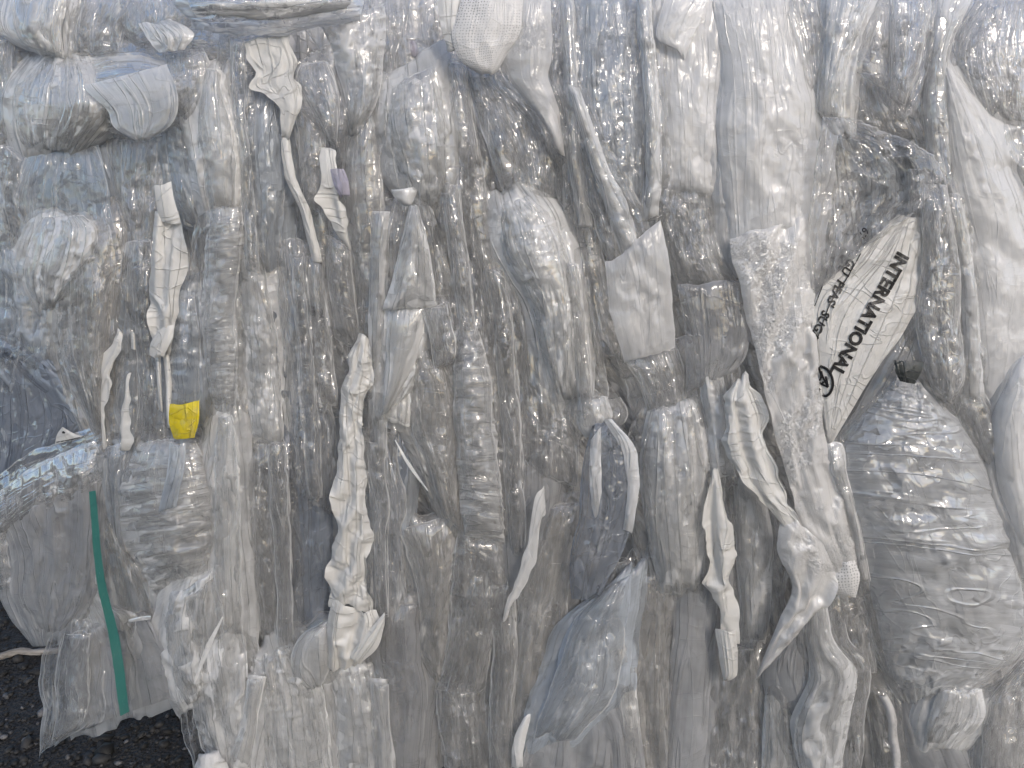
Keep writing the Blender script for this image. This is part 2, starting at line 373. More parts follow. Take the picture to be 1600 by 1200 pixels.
def flat_mat(name, col, rough=.5):
    m, nt, N, K, M = nodes(name)
    b = N('ShaderNodeBsdfPrincipled'); b.inputs['Roughness'].default_value = rough
    tc = N('ShaderNodeTexCoord'); n = N('ShaderNodeTexNoise'); n.inputs['Scale'].default_value = 220; n.inputs['Detail'].default_value = 4; K(tc.outputs['Object'], n.inputs['Vector'])
    r = N('ShaderNodeMapRange'); r.inputs[1].default_value = .35; r.inputs[2].default_value = .75; K(n.outputs['Fac'], r.inputs[0])
    mx = N('ShaderNodeMix', data_type='RGBA'); mx.inputs[6].default_value = (*col, 1); mx.inputs[7].default_value = (*[min(1, c*1.8+.015) for c in col], 1); K(r.outputs[0], mx.inputs[0])
    K(mx.outputs[2], b.inputs['Base Color'])
    o = N('ShaderNodeOutputMaterial'); K(b.outputs[0], o.inputs[0]); MAT[name] = m
def ink_mat(name, col, worn):
    m, nt, N, K, M = nodes(name)
    b = N('ShaderNodeBsdfPrincipled'); b.inputs['Roughness'].default_value = .4; b.inputs['Base Color'].default_value = (*col, 1)
    tc = N('ShaderNodeTexCoord'); n = N('ShaderNodeTexNoise'); n.inputs['Scale'].default_value = 60; n.inputs['Detail'].default_value = 6; n.inputs['Roughness'].default_value = .7; K(tc.outputs['Object'], n.inputs['Vector'])
    r = N('ShaderNodeMapRange'); r.inputs[1].default_value = worn; r.inputs[2].default_value = worn+.05; K(n.outputs['Fac'], r.inputs[0])
    t = N('ShaderNodeBsdfTransparent'); ms = N('ShaderNodeMixShader'); K(r.outputs[0], ms.inputs[0]); K(b.outputs[0], ms.inputs[1]); K(t.outputs[0], ms.inputs[2])
    o = N('ShaderNodeOutputMaterial'); K(ms.outputs[0], o.inputs[0]); MAT[name] = m
ink_mat('ink', (.012, .012, .014), .60)
ink_mat('fadedink', (.05, .05, .06), .55)
flat_mat('redink', (.10, .035, .03), .5)

def ground_mat():
    m, nt, N, K, M = nodes('ground_grit')
    tc = N('ShaderNodeTexCoord')
    def noise(s, d=4):
        n = N('ShaderNodeTexNoise'); n.inputs['Scale'].default_value = s; n.inputs['Detail'].default_value = d; K(tc.outputs['Object'], n.inputs['Vector']); return n.outputs['Fac']
    vo = N('ShaderNodeTexVoronoi'); vo.inputs['Scale'].default_value = 140; K(tc.outputs['Object'], vo.inputs['Vector'])
    cr = N('ShaderNodeValToRGB'); cr.color_ramp.elements[0].color = (.006, .006, .007, 1); cr.color_ramp.elements[1].color = (.03, .03, .032, 1); K(noise(60), cr.inputs[0])
    b = N('ShaderNodeBsdfPrincipled'); b.inputs['Roughness'].default_value = .8; K(cr.outputs[0], b.inputs['Base Color'])
    bp = N('ShaderNodeBump'); bp.inputs['Distance'].default_value = .006; K(vo.outputs['Distance'], bp.inputs['Height']); K(bp.outputs[0], b.inputs['Normal'])
    o = N('ShaderNodeOutputMaterial'); K(b.outputs[0], o.inputs[0]); MAT['ground'] = m
ground_mat()
def stone_mat():
    m, nt, N, K, M = nodes('stone_grey')
    at_ = N('ShaderNodeAttribute', attribute_name='tone')
    tc = N('ShaderNodeTexCoord'); n = N('ShaderNodeTexNoise'); n.inputs['Scale'].default_value = 300; n.inputs['Detail'].default_value = 4; K(tc.outputs['Object'], n.inputs['Vector'])
    v = M('MULTIPLY', at_.outputs['Fac'], M('ADD', M('MULTIPLY', n.outputs['Fac'], 1.2), .4))
    cb = N('ShaderNodeCombineColor'); K(v, cb.inputs[0]); K(v, cb.inputs[1]); K(M('MULTIPLY', v, 1.04), cb.inputs[2])
    b = N('ShaderNodeBsdfPrincipled'); b.inputs['Roughness'].default_value = .75; K(cb.outputs[0], b.inputs['Base Color'])
    o = N('ShaderNodeOutputMaterial'); K(b.outputs[0], o.inputs[0]); MAT['stone'] = m
stone_mat()
def wood_mat():
    m, nt, N, K, M = nodes('weathered_wood')
    tc = N('ShaderNodeTexCoord'); mp = N('ShaderNodeMapping'); mp.inputs['Scale'].default_value = (9, 150, 150); K(tc.outputs['Object'], mp.inputs[0])
    n = N('ShaderNodeTexNoise'); n.inputs['Scale'].default_value = 1; n.inputs['Detail'].default_value = 5; K(mp.outputs[0], n.inputs['Vector'])
    cr = N('ShaderNodeValToRGB'); cr.color_ramp.elements[0].color = (.14, .13, .12, 1); cr.color_ramp.elements[1].color = (.36, .34, .32, 1); cr.color_ramp.elements[0].position = .3; cr.color_ramp.elements[1].position = .7; K(n.outputs['Fac'], cr.inputs[0])
    b = N('ShaderNodeBsdfPrincipled'); b.inputs['Roughness'].default_value = .85; K(cr.outputs[0], b.inputs['Base Color'])
    bp = N('ShaderNodeBump'); bp.inputs['Distance'].default_value = .004; K(n.outputs['Fac'], bp.inputs['Height']); K(bp.outputs[0], b.inputs['Normal'])
    o = N('ShaderNodeOutputMaterial'); K(b.outputs[0], o.inputs[0]); MAT['wood'] = m
wood_mat()
# ------------------------------------------------------------------ setting
def plain(name, verts, faces, mat, smooth=False):
    me = bpy.data.meshes.new(name); me.from_pydata([tuple(map(float, v)) for v in verts], [], faces); me.update()
    if smooth: me.polygons.foreach_set('use_smooth', [True]*len(me.polygons))
    me.materials.append(mat); o = bpy.data.objects.new(name, me); C.objects.link(o); return o

g = plain('ground', [(-60, -60, 0), (60, -60, 0), (60, 60, 0), (-60, 60, 0)], [(0, 1, 2, 3)], MAT['ground']); g['kind'] = 'structure'

def build_gravel():
    import bmesh
    bm = bmesh.new(); bmesh.ops.create_icosphere(bm, subdivisions=1, radius=1)
    bm.verts.ensure_lookup_table(); V = np.array([v.co[:] for v in bm.verts]); F = np.array([[v.index for v in f.verts] for f in bm.faces]); bm.free()
    rs = np.random.RandomState(5); n = 22000
    x = np.where(rs.rand(n) < .8, rs.uniform(-1.7, .05, n), rs.uniform(-2.2, 1.2, n)); y = rs.uniform(-.35, 1.7, n)
    s = np.exp(rs.normal(math.log(.0040), .50, n)); s = np.clip(s, .002, .017)
    sc = s[:, None]*np.stack([rs.uniform(.8, 1.5, n), rs.uniform(.7, 1.2, n), rs.uniform(.4, .8, n)], -1)
    a = rs.uniform(0, 6.28, n); t = rs.normal(0, .3, n)
    P = V[None]*(1+rs.uniform(-.28, .28, (n, len(V), 1)))*sc[:, None]
    ct, st = np.cos(t)[:, None], np.sin(t)[:, None]
    P = np.stack([P[..., 0]*ct-P[..., 2]*st, P[..., 1], P[..., 0]*st+P[..., 2]*ct], -1)
    ca, sa = np.cos(a)[:, None], np.sin(a)[:, None]
    P = np.stack([P[..., 0]*ca-P[..., 1]*sa, P[..., 0]*sa+P[..., 1]*ca, P[..., 2]], -1)
    P += np.stack([x, y, s*.35], -1)[:, None]
    f = (F[None]+(np.arange(n)*len(V))[:, None, None]).reshape(-1, 3)
    me = bpy.data.meshes.new('gravel')
    me.vertices.add(n*len(V)); me.vertices.foreach_set('co', P.astype(np.float32).ravel())
    me.loops.add(f.size); me.loops.foreach_set('vertex_index', f.ravel().astype(np.int32))
    me.polygons.add(len(f)); me.polygons.foreach_set('loop_start', np.arange(0, f.size, 3, dtype=np.int32))
    at_ = me.attributes.new('tone', 'FLOAT', 'POINT')
    tone = np.where(rs.rand(n) < .12, rs.uniform(.05, .13, n), rs.uniform(.006, .03, n))
    at_.data.foreach_set('value', np.repeat(tone, len(V)).astype(np.float32))
    me.update(calc_edges=True); me.validate(); me.materials.append(MAT['stone'])
    o = bpy.data.objects.new('gravel', me); C.objects.link(o); o['kind'] = 'stuff'; o['label'] = 'loose dark grey gravel chips under the bale corner'; o['category'] = 'gravel'
build_gravel()

def on_ground(px, py, z):
    d = RGT*((px-W/2)/FPX)-UPV*((py-H/2)/FPX)+FWD
    return CAM+d*((z-CAM[2])/d[2])

def tube(name, path, radii, mat, nseg=14, rough=.0, seed=0):
    path = [np.array(p, float) for p in path]; V = []; F = []
    n = len(path)
    for i, p in enumerate(path):
        t = path[min(i+1, n-1)]-path[max(i-1, 0)]; t /= np.linalg.norm(t)
        a = np.cross(t, (0, 0, 1)); a /= np.linalg.norm(a); b = np.cross(a, t)
        for k in range(nseg):
            th = 6.28318*k/nseg; r = radii[i]*(1+rough*float(vn(i*.5, k*1.3, seed)))
            V.append(p+(a*math.cos(th)+b*math.sin(th))*r)
    for i in range(n-1):
        for k in range(nseg):
            k2 = (k+1) % nseg; F.append((i*nseg+k, i*nseg+k2, (i+1)*nseg+k2, (i+1)*nseg+k))
    F.append(tuple(range(nseg))[::-1]); F.append(tuple((n-1)*nseg+k for k in range(nseg)))
    o = plain(name, V, F, mat, True); recentre(o); return o

a, b = on_ground(-60, 1038, .012), on_ground(128, 1006, .012)
pp = []; rr = []
for i in range(40):
    t = i/39; p = a*(1-t)+b*t; p[1] += .012*float(vn(t*5, 1, 3)); p[2] += .004*float(vn(t*6, 2, 4)); pp.append(p)
    rr.append((.0085-.002*t)*(1+.18*float(vn(t*9, 0, 5))))
tw = tube('broken_branch', pp, rr, MAT['wood'], 18, .22, 2)
tw['label'] = 'dry weathered grey branch lying on the dark gravel'; tw['category'] = 'branch'

# the packed body of the bale: a block standing on the ground, undercut at its corner
def build_core():
    L = '-330,-70 -330,300 -250,540 30,740 170,870 285,1010 325,1120 345,1262'
    R = '1980,-70 1980,300 1980,540 1980,740 1980,870 1980,1010 1980,1120 1980,1262'
    P, lu, lv = film_grid(L, R, 'longfine', -.035, 0, 77.7, res=1.6, tuck=0, side=0, gain=.9)
    root = bpy.data.objects.new('film_bale', None); root.location = (0, .4, 0); C.objects.link(root)
    root['label'] = 'packed body of the grey film bale seen between the loose pieces'; root['category'] = 'bale'
    f = mesh_from_grid('front_face', P, lu, lv, MAT['core']); recentre(f); adopt(f, root)
    lp = resample(pts(L), np.linspace(0, 1, 24)); rp = resample(pts(R), np.linspace(0, 1, 24))
    A = at(lp[:, 0], lp[:, 1], -.075); B = at(rp[:, 0], rp[:, 1], -.075)
    V = []; F = []; n = len(A)
    for k in range(n):
        a, b = A[k], B[k]; z = max(a[2], .0)
        V += [(a[0], .32, z), (b[0], .16, z), (b[0], 1.0, z), (a[0]+.03, 1.0, z)]
    for k in range(n-1):
        for q in range(4): F.append((k*4+q, (k+1)*4+q, (k+1)*4+(q+1) % 4, k*4+(q+1) % 4))
    F.append((0, 1, 2, 3)); F.append(((n-1)*4+3, (n-1)*4+2, (n-1)*4+1, (n-1)*4))
    o = plain('packed_block', V, F, MAT['core']); recentre(o); adopt(o, root)
build_core()
# ------------------------------------------------------------------ the pieces, measured on the bale's face (photo coordinates down both long edges)
S, T, B, Wd, X = 'film_strip', 'film_sheet', 'film_bag', 'film_wad', 'film_scrap'
def f(*a, **k): return film(*a, **k)
# --- top corner
f(Wd, 'white crumpled film wad in the very top corner above the round bag', 'white', 'crinkle', .085, .03, '18,-12 14,42 38,72', '106,-12 96,48 98,90')
f(T, 'clear pleated sheet fanning out beside the white corner wad', 'clear', 'long', .055, .015, '95,-12 92,50 98,90', '228,-12 195,45 190,84')
f(T, 'glossy crinkled clear sheet right under the top ledge', 'clearfine', 'crinkle', .06, .02, '183,-12 186,40 210,70', '305,-12 305,30 275,60')
f(X, 'torn milky scrap with ragged corners hanging below the top ledge', 'milkyfine', 'paper', .105, .008, '216,36 228,58 246,82', '264,28 300,50 288,78')
f(T, 'smooth white rolled film edge forming a ledge along the top', 'white', 'soft', .115, .035, '285,-16 400,-24 552,-18', '300,24 420,30 546,14', puff=1.6)
f(T, 'dull grey clear sheet hanging straight under the white ledge', 'warm', 'soft', .035, .01, '282,34 340,26 420,20', '298,92 350,92 420,88')
f(B, 'rounded puffed film bag with glossy creased end near the top corner', 'milkyfine', 'soft', .05, .075, '55,90 18,135 16,190 40,240', '142,82 176,120 180,180 128,234', puff=3.0)
f(B, 'milky bag body lying crosswise beside the puffed round bag', 'milky', 'soft', .055, .045, '120,92 200,80 262,94 322,88', '118,204 180,196 270,182 320,150', puff=2.2)
f(X, 'translucent triangular flap pointing down over the crosswise milky bag', 'milky', 'flat', .115, .006, '128,134 165,172 178,200 216,222', '262,100 276,145 268,192 222,224', gain=2)
f(B, 'crinkled clear bag end right of the translucent triangular flap', 'clear', 'crinkle', .07, .03, '255,84 256,140 288,192', '318,74 328,112 312,172')
f(T, 'milky grey column of film hanging under the puffed round bag', 'blue', 'soft', .045, .02, '45,230 26,290 20,360', '152,222 170,290 182,365')
f(Wd, 'frosty white crumpled wad under the puffed bag on the shaded side', 'milkyfine', 'fine', .075, .03, '64,338 42,390 35,440 62,484', '130,336 152,360 142,410 90,484', puff=1.4)
f(B, 'large smooth beige grey bag bulging below the frosty white wad', 'warm', 'soft', .06, .05, '68,395 72,480 84,560 128,650 150,700', '168,340 180,420 174,500 166,600 166,700', puff=1.6)
f(Wd, 'shaded clear crumple at the edge beside the hanging grey column', 'clear', 'crinkle', .04, .02, '-26,222 -26,300 -20,400', '42,234 34,300 64,400')
f(Wd, 'bluish crumpled film at the bale edge below the shaded clear crumple', 'blue', 'crinkle', .05, .02, '-26,380 -26,520 -24,640', '66,395 98,500 64,630')
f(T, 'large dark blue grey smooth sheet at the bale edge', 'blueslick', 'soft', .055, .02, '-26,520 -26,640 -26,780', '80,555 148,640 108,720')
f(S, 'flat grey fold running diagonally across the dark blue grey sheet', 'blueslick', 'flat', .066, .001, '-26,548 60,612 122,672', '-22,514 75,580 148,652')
f(Wd, 'dark clear crumple behind the white papery strip top', 'clearfine', 'crinkle', .025, .02, '165,212 168,280 184,360 188,430', '262,212 260,280 248,345 242,430')
f(S, 'smooth blue grey strip between the papery strip and the rolled white strip', 'blue', 'smooth', .045, .02, '252,188 260,260 275,335', '302,195 314,270 322,365')
f(S, 'short clear crinkled strip beside the upper papery strip', 'clear', 'longfine', .055, .01, '194,375 188,440 200,510', '233,375 236,440 224,510')
f(S, 'dull bluish strip behind the two torn grey tails', 'blue', 'long', .045, .012, '160,440 150,560 150,720', '212,430 215,560 220,720')
f('paper_strip', 'thin torn matte grey tail, the wider of two near the yellow scrap', 'paper', 'flat', .085, .003, '182,510 172,540 162,572 151,618 155,640 164,702', '189,520 184,570 172,600 163,625 161,645 170,702', gain=3)
f('paper_strip', 'thin torn matte white tail tapering to a point at its top', 'paper', 'flat', .085, .004, '202,572 192,620 184,660 181,704', '206,575 201,610 199,650 197,704', gain=3)
f(X, 'tiny white torn scrap between the two torn tails and the papery strip', 'paper', 'flat', .09, .002, '204,518 206,545', '210,520 213,548')
f(S, 'clear glossy strip just left of the white papery strip', 'clear', 'longfine', .055, .012, '203,420 207,500 212,600 208,710', '240,400 242,500 256,620 264,710')
ps = f('paper_strip', 'long creased white papery strip above the yellow scrap', 'paper', 'paper', .095, .014, '241,330 232,370 229,410 232,470 238,540', '279,330 284,370 285,420 277,500 264,555', cat='paper strip')
f('folded_flap', None, 'paper', 'flat', .115, .004, '239,290 243,318 246,346', '266,284 272,318 281,352', parent=ps, gain=3)
f('folded_flap', None, 'paper', 'flat', .118, .006, '248,512 236,535 234,556', '270,508 268,530 254,566', parent=ps, gain=3)
f('torn_tail', None, 'paper', 'long', .09, .004, '241,545 246,600 247,642', '252,545 253,600 253,646', parent=ps)
f('torn_tail', None, 'paper', 'long', .09, .004, '254,545 257,610 262,668', '264,545 266,610 269,668', parent=ps)
f(S, 'smooth bluish clear strip hanging directly above the yellow scrap', 'blue', 'cross', .08, .015, '266,455 262,540 262,640', '302,450 313,540 315,640')
ye = f('tape_scrap', 'bright yellow plastic tape scrap among the clear film', 'yellow', 'flat', .115, .003, '264,632 263,660 271,688', '312,626 312,655 304,684', cat='tape scrap', jag=3, gain=5, tilt=(0, .012))
f(S, 'broad white rolled strip hanging beside the smooth blue grey strip', 'white', 'soft', .085, .028, '320,105 312,140 306,200 318,290 328,335', '346,108 346,140 360,190 372,250 372,322')
f(S, 'cross wrinkled silvery strip continuing below the broad white rolled strip', 'silvercross', 'cross', .075, .02, '325,318 320,400 315,480 318,560 332,650', '376,308 380,380 367,480 372,560 368,655')
f(S, 'white twisted strip running down beside the round silvery wad', 'white', 'soft', .085, .022, '338,652 331,720 332,800 330,880 336,985', '362,640 371,700 375,800 378,900 380,1000')
f(Wd, 'round silvery wad with fine cross wrinkles under the yellow scrap', 'silvercross', 'cross', .07, .06, '214,686 184,760 188,850 240,925', '304,686 332,760 334,850 318,905', puff=1.6)
f(S, 'smooth grey band lying over the round silvery wad', 'blue', 'flat', .14, .004, '266,690 260,740 248,800', '291,690 286,740 276,792')
f(S, 'milky strip hanging between the green strap and the silvery wad', 'blue', 'long', .07, .015, '158,700 163,780 174,870 190,970', '198,690 188,760 197,860 232,955')
# --- hanging sheets at the undercut corner
f(T, 'silver striped crinkled sheet edge above the hanging grey sheet', 'silvercross', 'cross', .10, .02, '-26,790 40,738 100,706 152,690', '-26,860 50,806 100,785 150,758')
f(T, 'hanging dull grey translucent sheet with a ragged hem above the gravel', 'grey', 'soft', .105, .012, '-10,800 17,870 20,935 58,990', '150,752 142,850 133,930 100,986', gain=1.2)
f(X, 'small shiny crumpled end sticking out at the edge beside the hanging grey sheet', 'clearfine', 'fine', .09, .012, '-30,800 -30,930', '6,815 20,920')
f(T, 'silvery crumpled hanging film over the branch and gravel', 'clearfine', 'crinkle', .115, .012, '98,985 82,1060 86,1110 79,1160', '142,985 138,1060 136,1120 104,1150')
f(T, 'smooth grey hanging sheet behind the lower end of the green strap', 'grey', 'soft', .09, .008, '122,990 128,1060 122,1100 130,1138', '226,955 264,1020 276,1060 280,1086')
f(T, 'white gathered film behind the middle of the green strap', 'white', 'soft', .08, .012, '142,850 125,920 128,970 148,1008', '152,862 168,940 214,962 206,1005')
f(B, 'clear brownish pocket between the green strap and the silvery wad', 'warm', 'crinkle', .07, .012, '152,770 158,860 172,960', '195,870 228,900 240,985')
f('packing_strap', 'flat green plastic packing strap hanging at the undercut corner', 'strap', 'rigid', .128, 0, '139,768 150,900 171,1000 188,1119', '149,766 163,900 187,1000 202,1112', cat='strap', jag=.5, side=0, tuck=0)
f(Wd, 'white crumpled matte film at the bale corner beside the gravel', 'milkyfine', 'crinkle', .095, .03, '268,925 256,985 268,1060 292,1105', '332,895 322,940 318,1000 316,1090')
f(X, 'clear milky fold tucked into the white crumpled corner film', 'clear', 'soft', .115, .014, '288,942 293,990 308,1014', '336,900 348,960 346,1008')
f('film_sliver', 'stiff thin white film sliver leaning across the corner crumple', 'white', 'flat', .138, .003, '347,963 321,1012 302,1068', '349,964 328,1015 304,1069', cat='film sliver', jag=1, side=0, tuck=0)
f('film_tie', 'tiny white tie lying between the green strap and the corner crumple', 'white', 'flat', .11, .002, '201,967 218,964 236,962', '201,972 218,970 236,968', cat='film tie', jag=1, side=0, tuck=0)
f(Wd, 'milky crumpled mass below the corner crumple at the bottom', 'milky', 'crinkle', .085, .03, '288,1050 300,1120 322,1180 330,1236', '378,955 388,1050 384,1120 388,1236')
f(S, 'frilled white strip standing in the bottom crumple', 'white', 'paper', .11, .012, '388,1055 376,1130 354,1192', '416,1058 402,1130 392,1218')
f(X, 'dirty white foam lump at the very bottom beside the gravel', 'foam', 'fine', .12, .03, '308,1180 298,1205 296,1236', '338,1174 350,1196 356,1236', jag=16)
f(T, 'shaded clear film end at the upper bale edge beside the puffed bag', 'clear', 'soft', .03, .02, '-60,60 -60,150 -60,232', '22,50 24,140 34,228')
f(T, 'dull grey film end at the upper bale edge beside the white corner wad', 'grey', 'soft', .03, .015, '-60,-20 -60,30 -60,78', '20,-20 18,30 30,70')
# --- second field
f(S, 'smooth bluish tube of film right of the broad white rolled strip', 'blue', 'smooth', .055, .03, '386,138 378,230 384,330 398,440', '432,128 440,230 442,320 432,440')
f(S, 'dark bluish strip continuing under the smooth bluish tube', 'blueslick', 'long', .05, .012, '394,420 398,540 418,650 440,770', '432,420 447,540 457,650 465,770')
f('paper_strip', 'wide beige matte strip twisted narrow, under the end of the ledge', 'paper', 'soft', .085, .018, '388,64 408,110 406,132 438,170 441,220', '456,38 472,90 476,140 470,172 452,220')
f(S, 'thin rope twisted from beige film below the wide matte strip', 'paper', 'longfine', .08, .01, '440,208 444,270 468,330 488,410', '453,208 461,270 484,330 504,410')
f(S, 'clear leaf shaped fold with a pale rim beside the beige matte strip', 'clear', 'smooth', .08, .02, '470,98 460,120 480,160 512,215', '510,94 526,130 530,170 526,235')
f(B, 'crumpled milky bag hanging under the ledge end', 'milky', 'crinkle', .065, .03, '492,26 518,80 534,150 545,215', '602,6 600,80 592,150 562,210')
f(S, 'dark crinkled clear strip beside the thin beige rope', 'clearfine', 'cross', .055, .012, '460,160 464,240 474,340', '502,170 510,240 502,340')
f('paper_strip', 'torn white strip carrying the purple scrap', 'paper', 'paper', .088, .01, '502,230 504,280 510,330 540,388', '526,232 531,280 541,310 547,392')
f(X, 'crumpled purple film scrap on the torn white strip', 'purple', 'paper', .112, .006, '512,264 520,290 531,308', '536,264 543,285 546,312')
f(S, 'long clear milky strip beside the purple scrap', 'milky', 'long', .055, .02, '545,160 535,280 544,380 560,490', '592,150 597,280 602,380 602,490')
f(T, 'dark brownish clear crinkled sheet at the top left of the perforated sheet', 'warm', 'crinkle', .035, .015, '604,-12 610,60 618,135', '688,-12 692,60 698,135')
f(X, 'faint mauve scrap under the dark brownish crinkled sheet', 'purple', 'paper', .058, .004, '636,58 642,92', '650,62 658,94')
f(B, 'whitish crumpled bag with bright glints below the mauve scrap', 'milkyfine', 'crinkle', .075, .04, '608,130 604,200 618,260 640,320', '682,98 698,170 704,250 694,330', puff=1.4)
f(S, 'long wrinkled clear strip slanting down beside the whitish glinting bag', 'clear', 'longfine', .06, .015, '690,88 700,200 715,300 740,400 765,510', '728,100 747,200 762,300 778,400 798,510')
f(X, 'small white puffed scrap above the flared skirt of film', 'white', 'fine', .11, .012, '609,292 614,308 632,322', '640,288 649,300 643,319')
f(T, 'flared skirt shaped milky film with a straight lower hem', 'milky', 'soft', .105, .018, '640,318 625,380 612,440 599,484', '653,320 669,380 677,430 684,480')
f(T, 'smooth white folded cone hanging out of the flared skirt', 'white', 'smooth', .098, .016, '609,478 603,540 598,620 594,655', '669,476 656,540 631,600 606,645')
f(B, 'squared milky bag bottom behind the tip of the white folded cone', 'white', 'soft', .088, .014, '600,590 596,658', '641,560 640,668')
f(B, 'glossy clear bag corner right of the flared skirt', 'clearfine', 'crinkle', .105, .015, '658,478 671,530 679,578', '702,468 714,540 709,566')
f(B, 'large crumpled beige bag below the glossy clear bag corner', 'warm', 'crinkle', .075, .04, '641,540 638,600 640,660 664,720 690,805', '674,535 703,590 718,650 716,740 724,835')
f(Wd, 'silvery bundle with dense cross wrinkles in the middle', 'silvercross', 'cross', .09, .035, '715,518 706,600 713,700 720,780 725,838', '748,515 768,600 776,700 784,780 788,850')
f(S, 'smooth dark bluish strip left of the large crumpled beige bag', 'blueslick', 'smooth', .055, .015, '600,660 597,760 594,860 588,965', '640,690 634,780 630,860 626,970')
f('film_string', 'thin white film cord slanting over the dark bluish strip', 'white', 'flat', .118, .002, '616,688 638,729 668,767', '617,687 642,726 669,766', cat='film string', jag=1, side=0, tuck=0)
ws = f('paper_strip', 'long crumpled cream strip hanging from knobbly top to flared bottom', 'paper', 'paper', .10, .022, '560,520 540,570 529,640 529,700 527,780 524,850 519,950', '577,530 580,580 564,650 571,720 580,800 580,880 588,965')
f('flared_hem', None, 'paper', 'paper', .112, .014, '521,935 509,985 512,1052', '588,955 592,985 562,1040', parent=ws)
f('leaf_flap', None, 'paper', 'smooth', .128, .01, '601,956 568,992 545,1032', '601,975 588,1010 562,1042', parent=ws)
f(B, 'pale rounded milky pouch left of the cream strip hem', 'milky', 'soft', .09, .03, '512,968 464,1000 454,1050 486,1082', '516,972 518,1020 514,1050 502,1074')
f(S, 'narrow silvery strip with slanted creases beside the smooth bluish tube', 'milkyfine', 'diag', .065, .015, '370,365 371,450 380,560 394,690', '402,358 422,450 434,560 447,700')
f(Wd, 'grey crumpled clear wad beside the white twisted strip', 'clear', 'crinkle', .055, .025, '374,692 377,780 388,880 400,990', '442,688 447,780 442,880 434,990')
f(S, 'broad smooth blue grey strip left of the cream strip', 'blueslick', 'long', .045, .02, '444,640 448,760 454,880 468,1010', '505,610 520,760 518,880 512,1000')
pr = f(S, 'clear strip with worn dark printing beside the torn white strip', 'clear', 'longfine', .07, .012, '476,400 480,480 484,560 490,630', '507,400 511,480 522,560 526,640', key='print')
f(S, 'glinting clear strip between the printed strip and the cream strip top', 'clearfine', 'longfine', .065, .014, '505,365 509,440 524,530', '548,380 553,450 565,550')
f(S, 'dull clear strip above the printed strip', 'clear', 'diag', .05, .012, '482,300 486,360 488,420', '512,320 520,380 516,430')
f(S, 'grey glossy strip below the cream strip leaf flap', 'grey', 'soft', .065, .022, '600,948 591,1020 599,1090 610,1236', '652,945 662,1030 667,1090 652,1236')
f(B, 'brownish clear pouch with cross creases under the large beige bag', 'warm', 'soft', .06, .025, '624,828 640,880 655,960 650,1020 684,1076', '718,800 715,880 703,960 703,1010 692,1066')
f(B, 'bluish crinkled bag below the silvery cross wrinkled bundle', 'clearfine', 'crinkle', .07, .025, '715,826 704,900 699,1000 678,1085', '788,838 793,920 773,1000 758,1084')
f(S, 'clear crinkled strip at the bottom under the bluish crinkled bag', 'clearfine', 'crinkle', .055, .02, '678,1068 684,1130 700,1236', '758,1056 763,1130 768,1236')
f(Wd, 'milky crumple at the bottom beside the frilled white strip', 'milkyfine', 'crinkle', .075, .04, '390,1026 394,1100 402,1236', '474,995 505,1080 524,1236')
f(Wd, 'greenish grey milky crumple at the bottom under the cream hem', 'milky', 'diag', .065, .03, '514,1036 520,1120 528,1236', '584,1036 604,1120 618,1236')
# --- third field
pf = f('perforated_sheet', 'white perforated sheet with a curved lower edge hanging at the top', 'perf', 'flat', .125, .012, '726,-12 712,32 707,60 720,95 750,117', '818,-12 818,50 794,82 775,117', cat='perforated sheet', jag=3)
f('turned_flap', 'cream flap turned back behind the perforated front', 'paper', 'smooth', .112, .012, '683,-12 690,40 700,86', '734,-12 722,35 722,90', parent=pf)
f(T, 'soft cream foam sheet with deep folds beside the perforated sheet', 'foam', 'soft', .112, .02, '798,-12 784,60 790,110 815,150 850,195 868,238', '860,-12 864,80 858,120 872,170 882,244')
f(Wd, 'brownish clear tangle under the perforated sheet', 'clearfine', 'crinkle', .065, .025, '728,108 744,170 770,260 790,310', '792,118 844,160 876,222 884,310')
f(S, 'narrow warm clear strip right of the cream foam sheet', 'clear', 'longfine', .07, .012, '855,-12 866,100 873,200 880,335', '890,-12 894,100 890,220 898,335')
f(B, 'tall bluish glossy bag at the top middle', 'blue', 'soft', .08, .035, '890,-12 888,100 900,200 920,335', '1003,-12 1008,100 1011,200 1004,345')
f(S, 'long pale fold slanting across the tall bluish bag', 'milky', 'smooth', .118, .01, '887,132 914,230 950,340 975,405', '905,138 946,250 987,340 1002,400')
f(T, 'smooth pale grey sheet at the top right of the tall bluish bag', 'frost', 'smooth', .09, .015, '1008,-12 1015,90 1028,200 1036,305', '1134,-12 1134,100 1128,200 1128,310')
f(X, 'flat folded corner lying on the smooth pale grey sheet', 'frost', 'flat', .115, .003, '1040,-12 1024,55 1060,80', '1110,-12 1080,60 1070,95', gain=2)
f(T, 'broad smooth milky white sheet sweeping down from the top', 'frost', 'smooth', .10, .035, '1112,-12 1126,100 1121,200 1130,300 1142,410', '1242,-12 1264,120 1282,180 1277,280 1264,410')
f(T, 'glossy warm clear pocket under the smooth pale grey sheet', 'clear', 'soft', .075, .03, '1010,295 1036,380 1058,455', '1124,285 1130,380 1165,455')
fs = f('foam_sheet', 'long sparkling white foam sheet hanging beside the printed bag', 'foam', 'soft', .12, .010, '1140,370 1160,470 1187,580 1213,680 1238,780 1262,850 1300,908', '1264,330 1272,430 1282,560 1292,680 1322,790 1342,870 1336,908', cat='foam sheet', gain=1.8)
tl = f('foam_tail', 'gathered white foam tail with a small perforated corner', 'foam', 'paper', .135, .012, '1226,795 1214,860 1238,920 1213,980 1178,1066', '1292,855 1307,900 1292,940 1256,985 1194,1050', cat='foam tail')
f('perforated_corner', None, 'perf', 'soft', .135, .006, '1300,884 1297,915 1318,936', '1336,874 1343,900 1336,934', parent=tl)
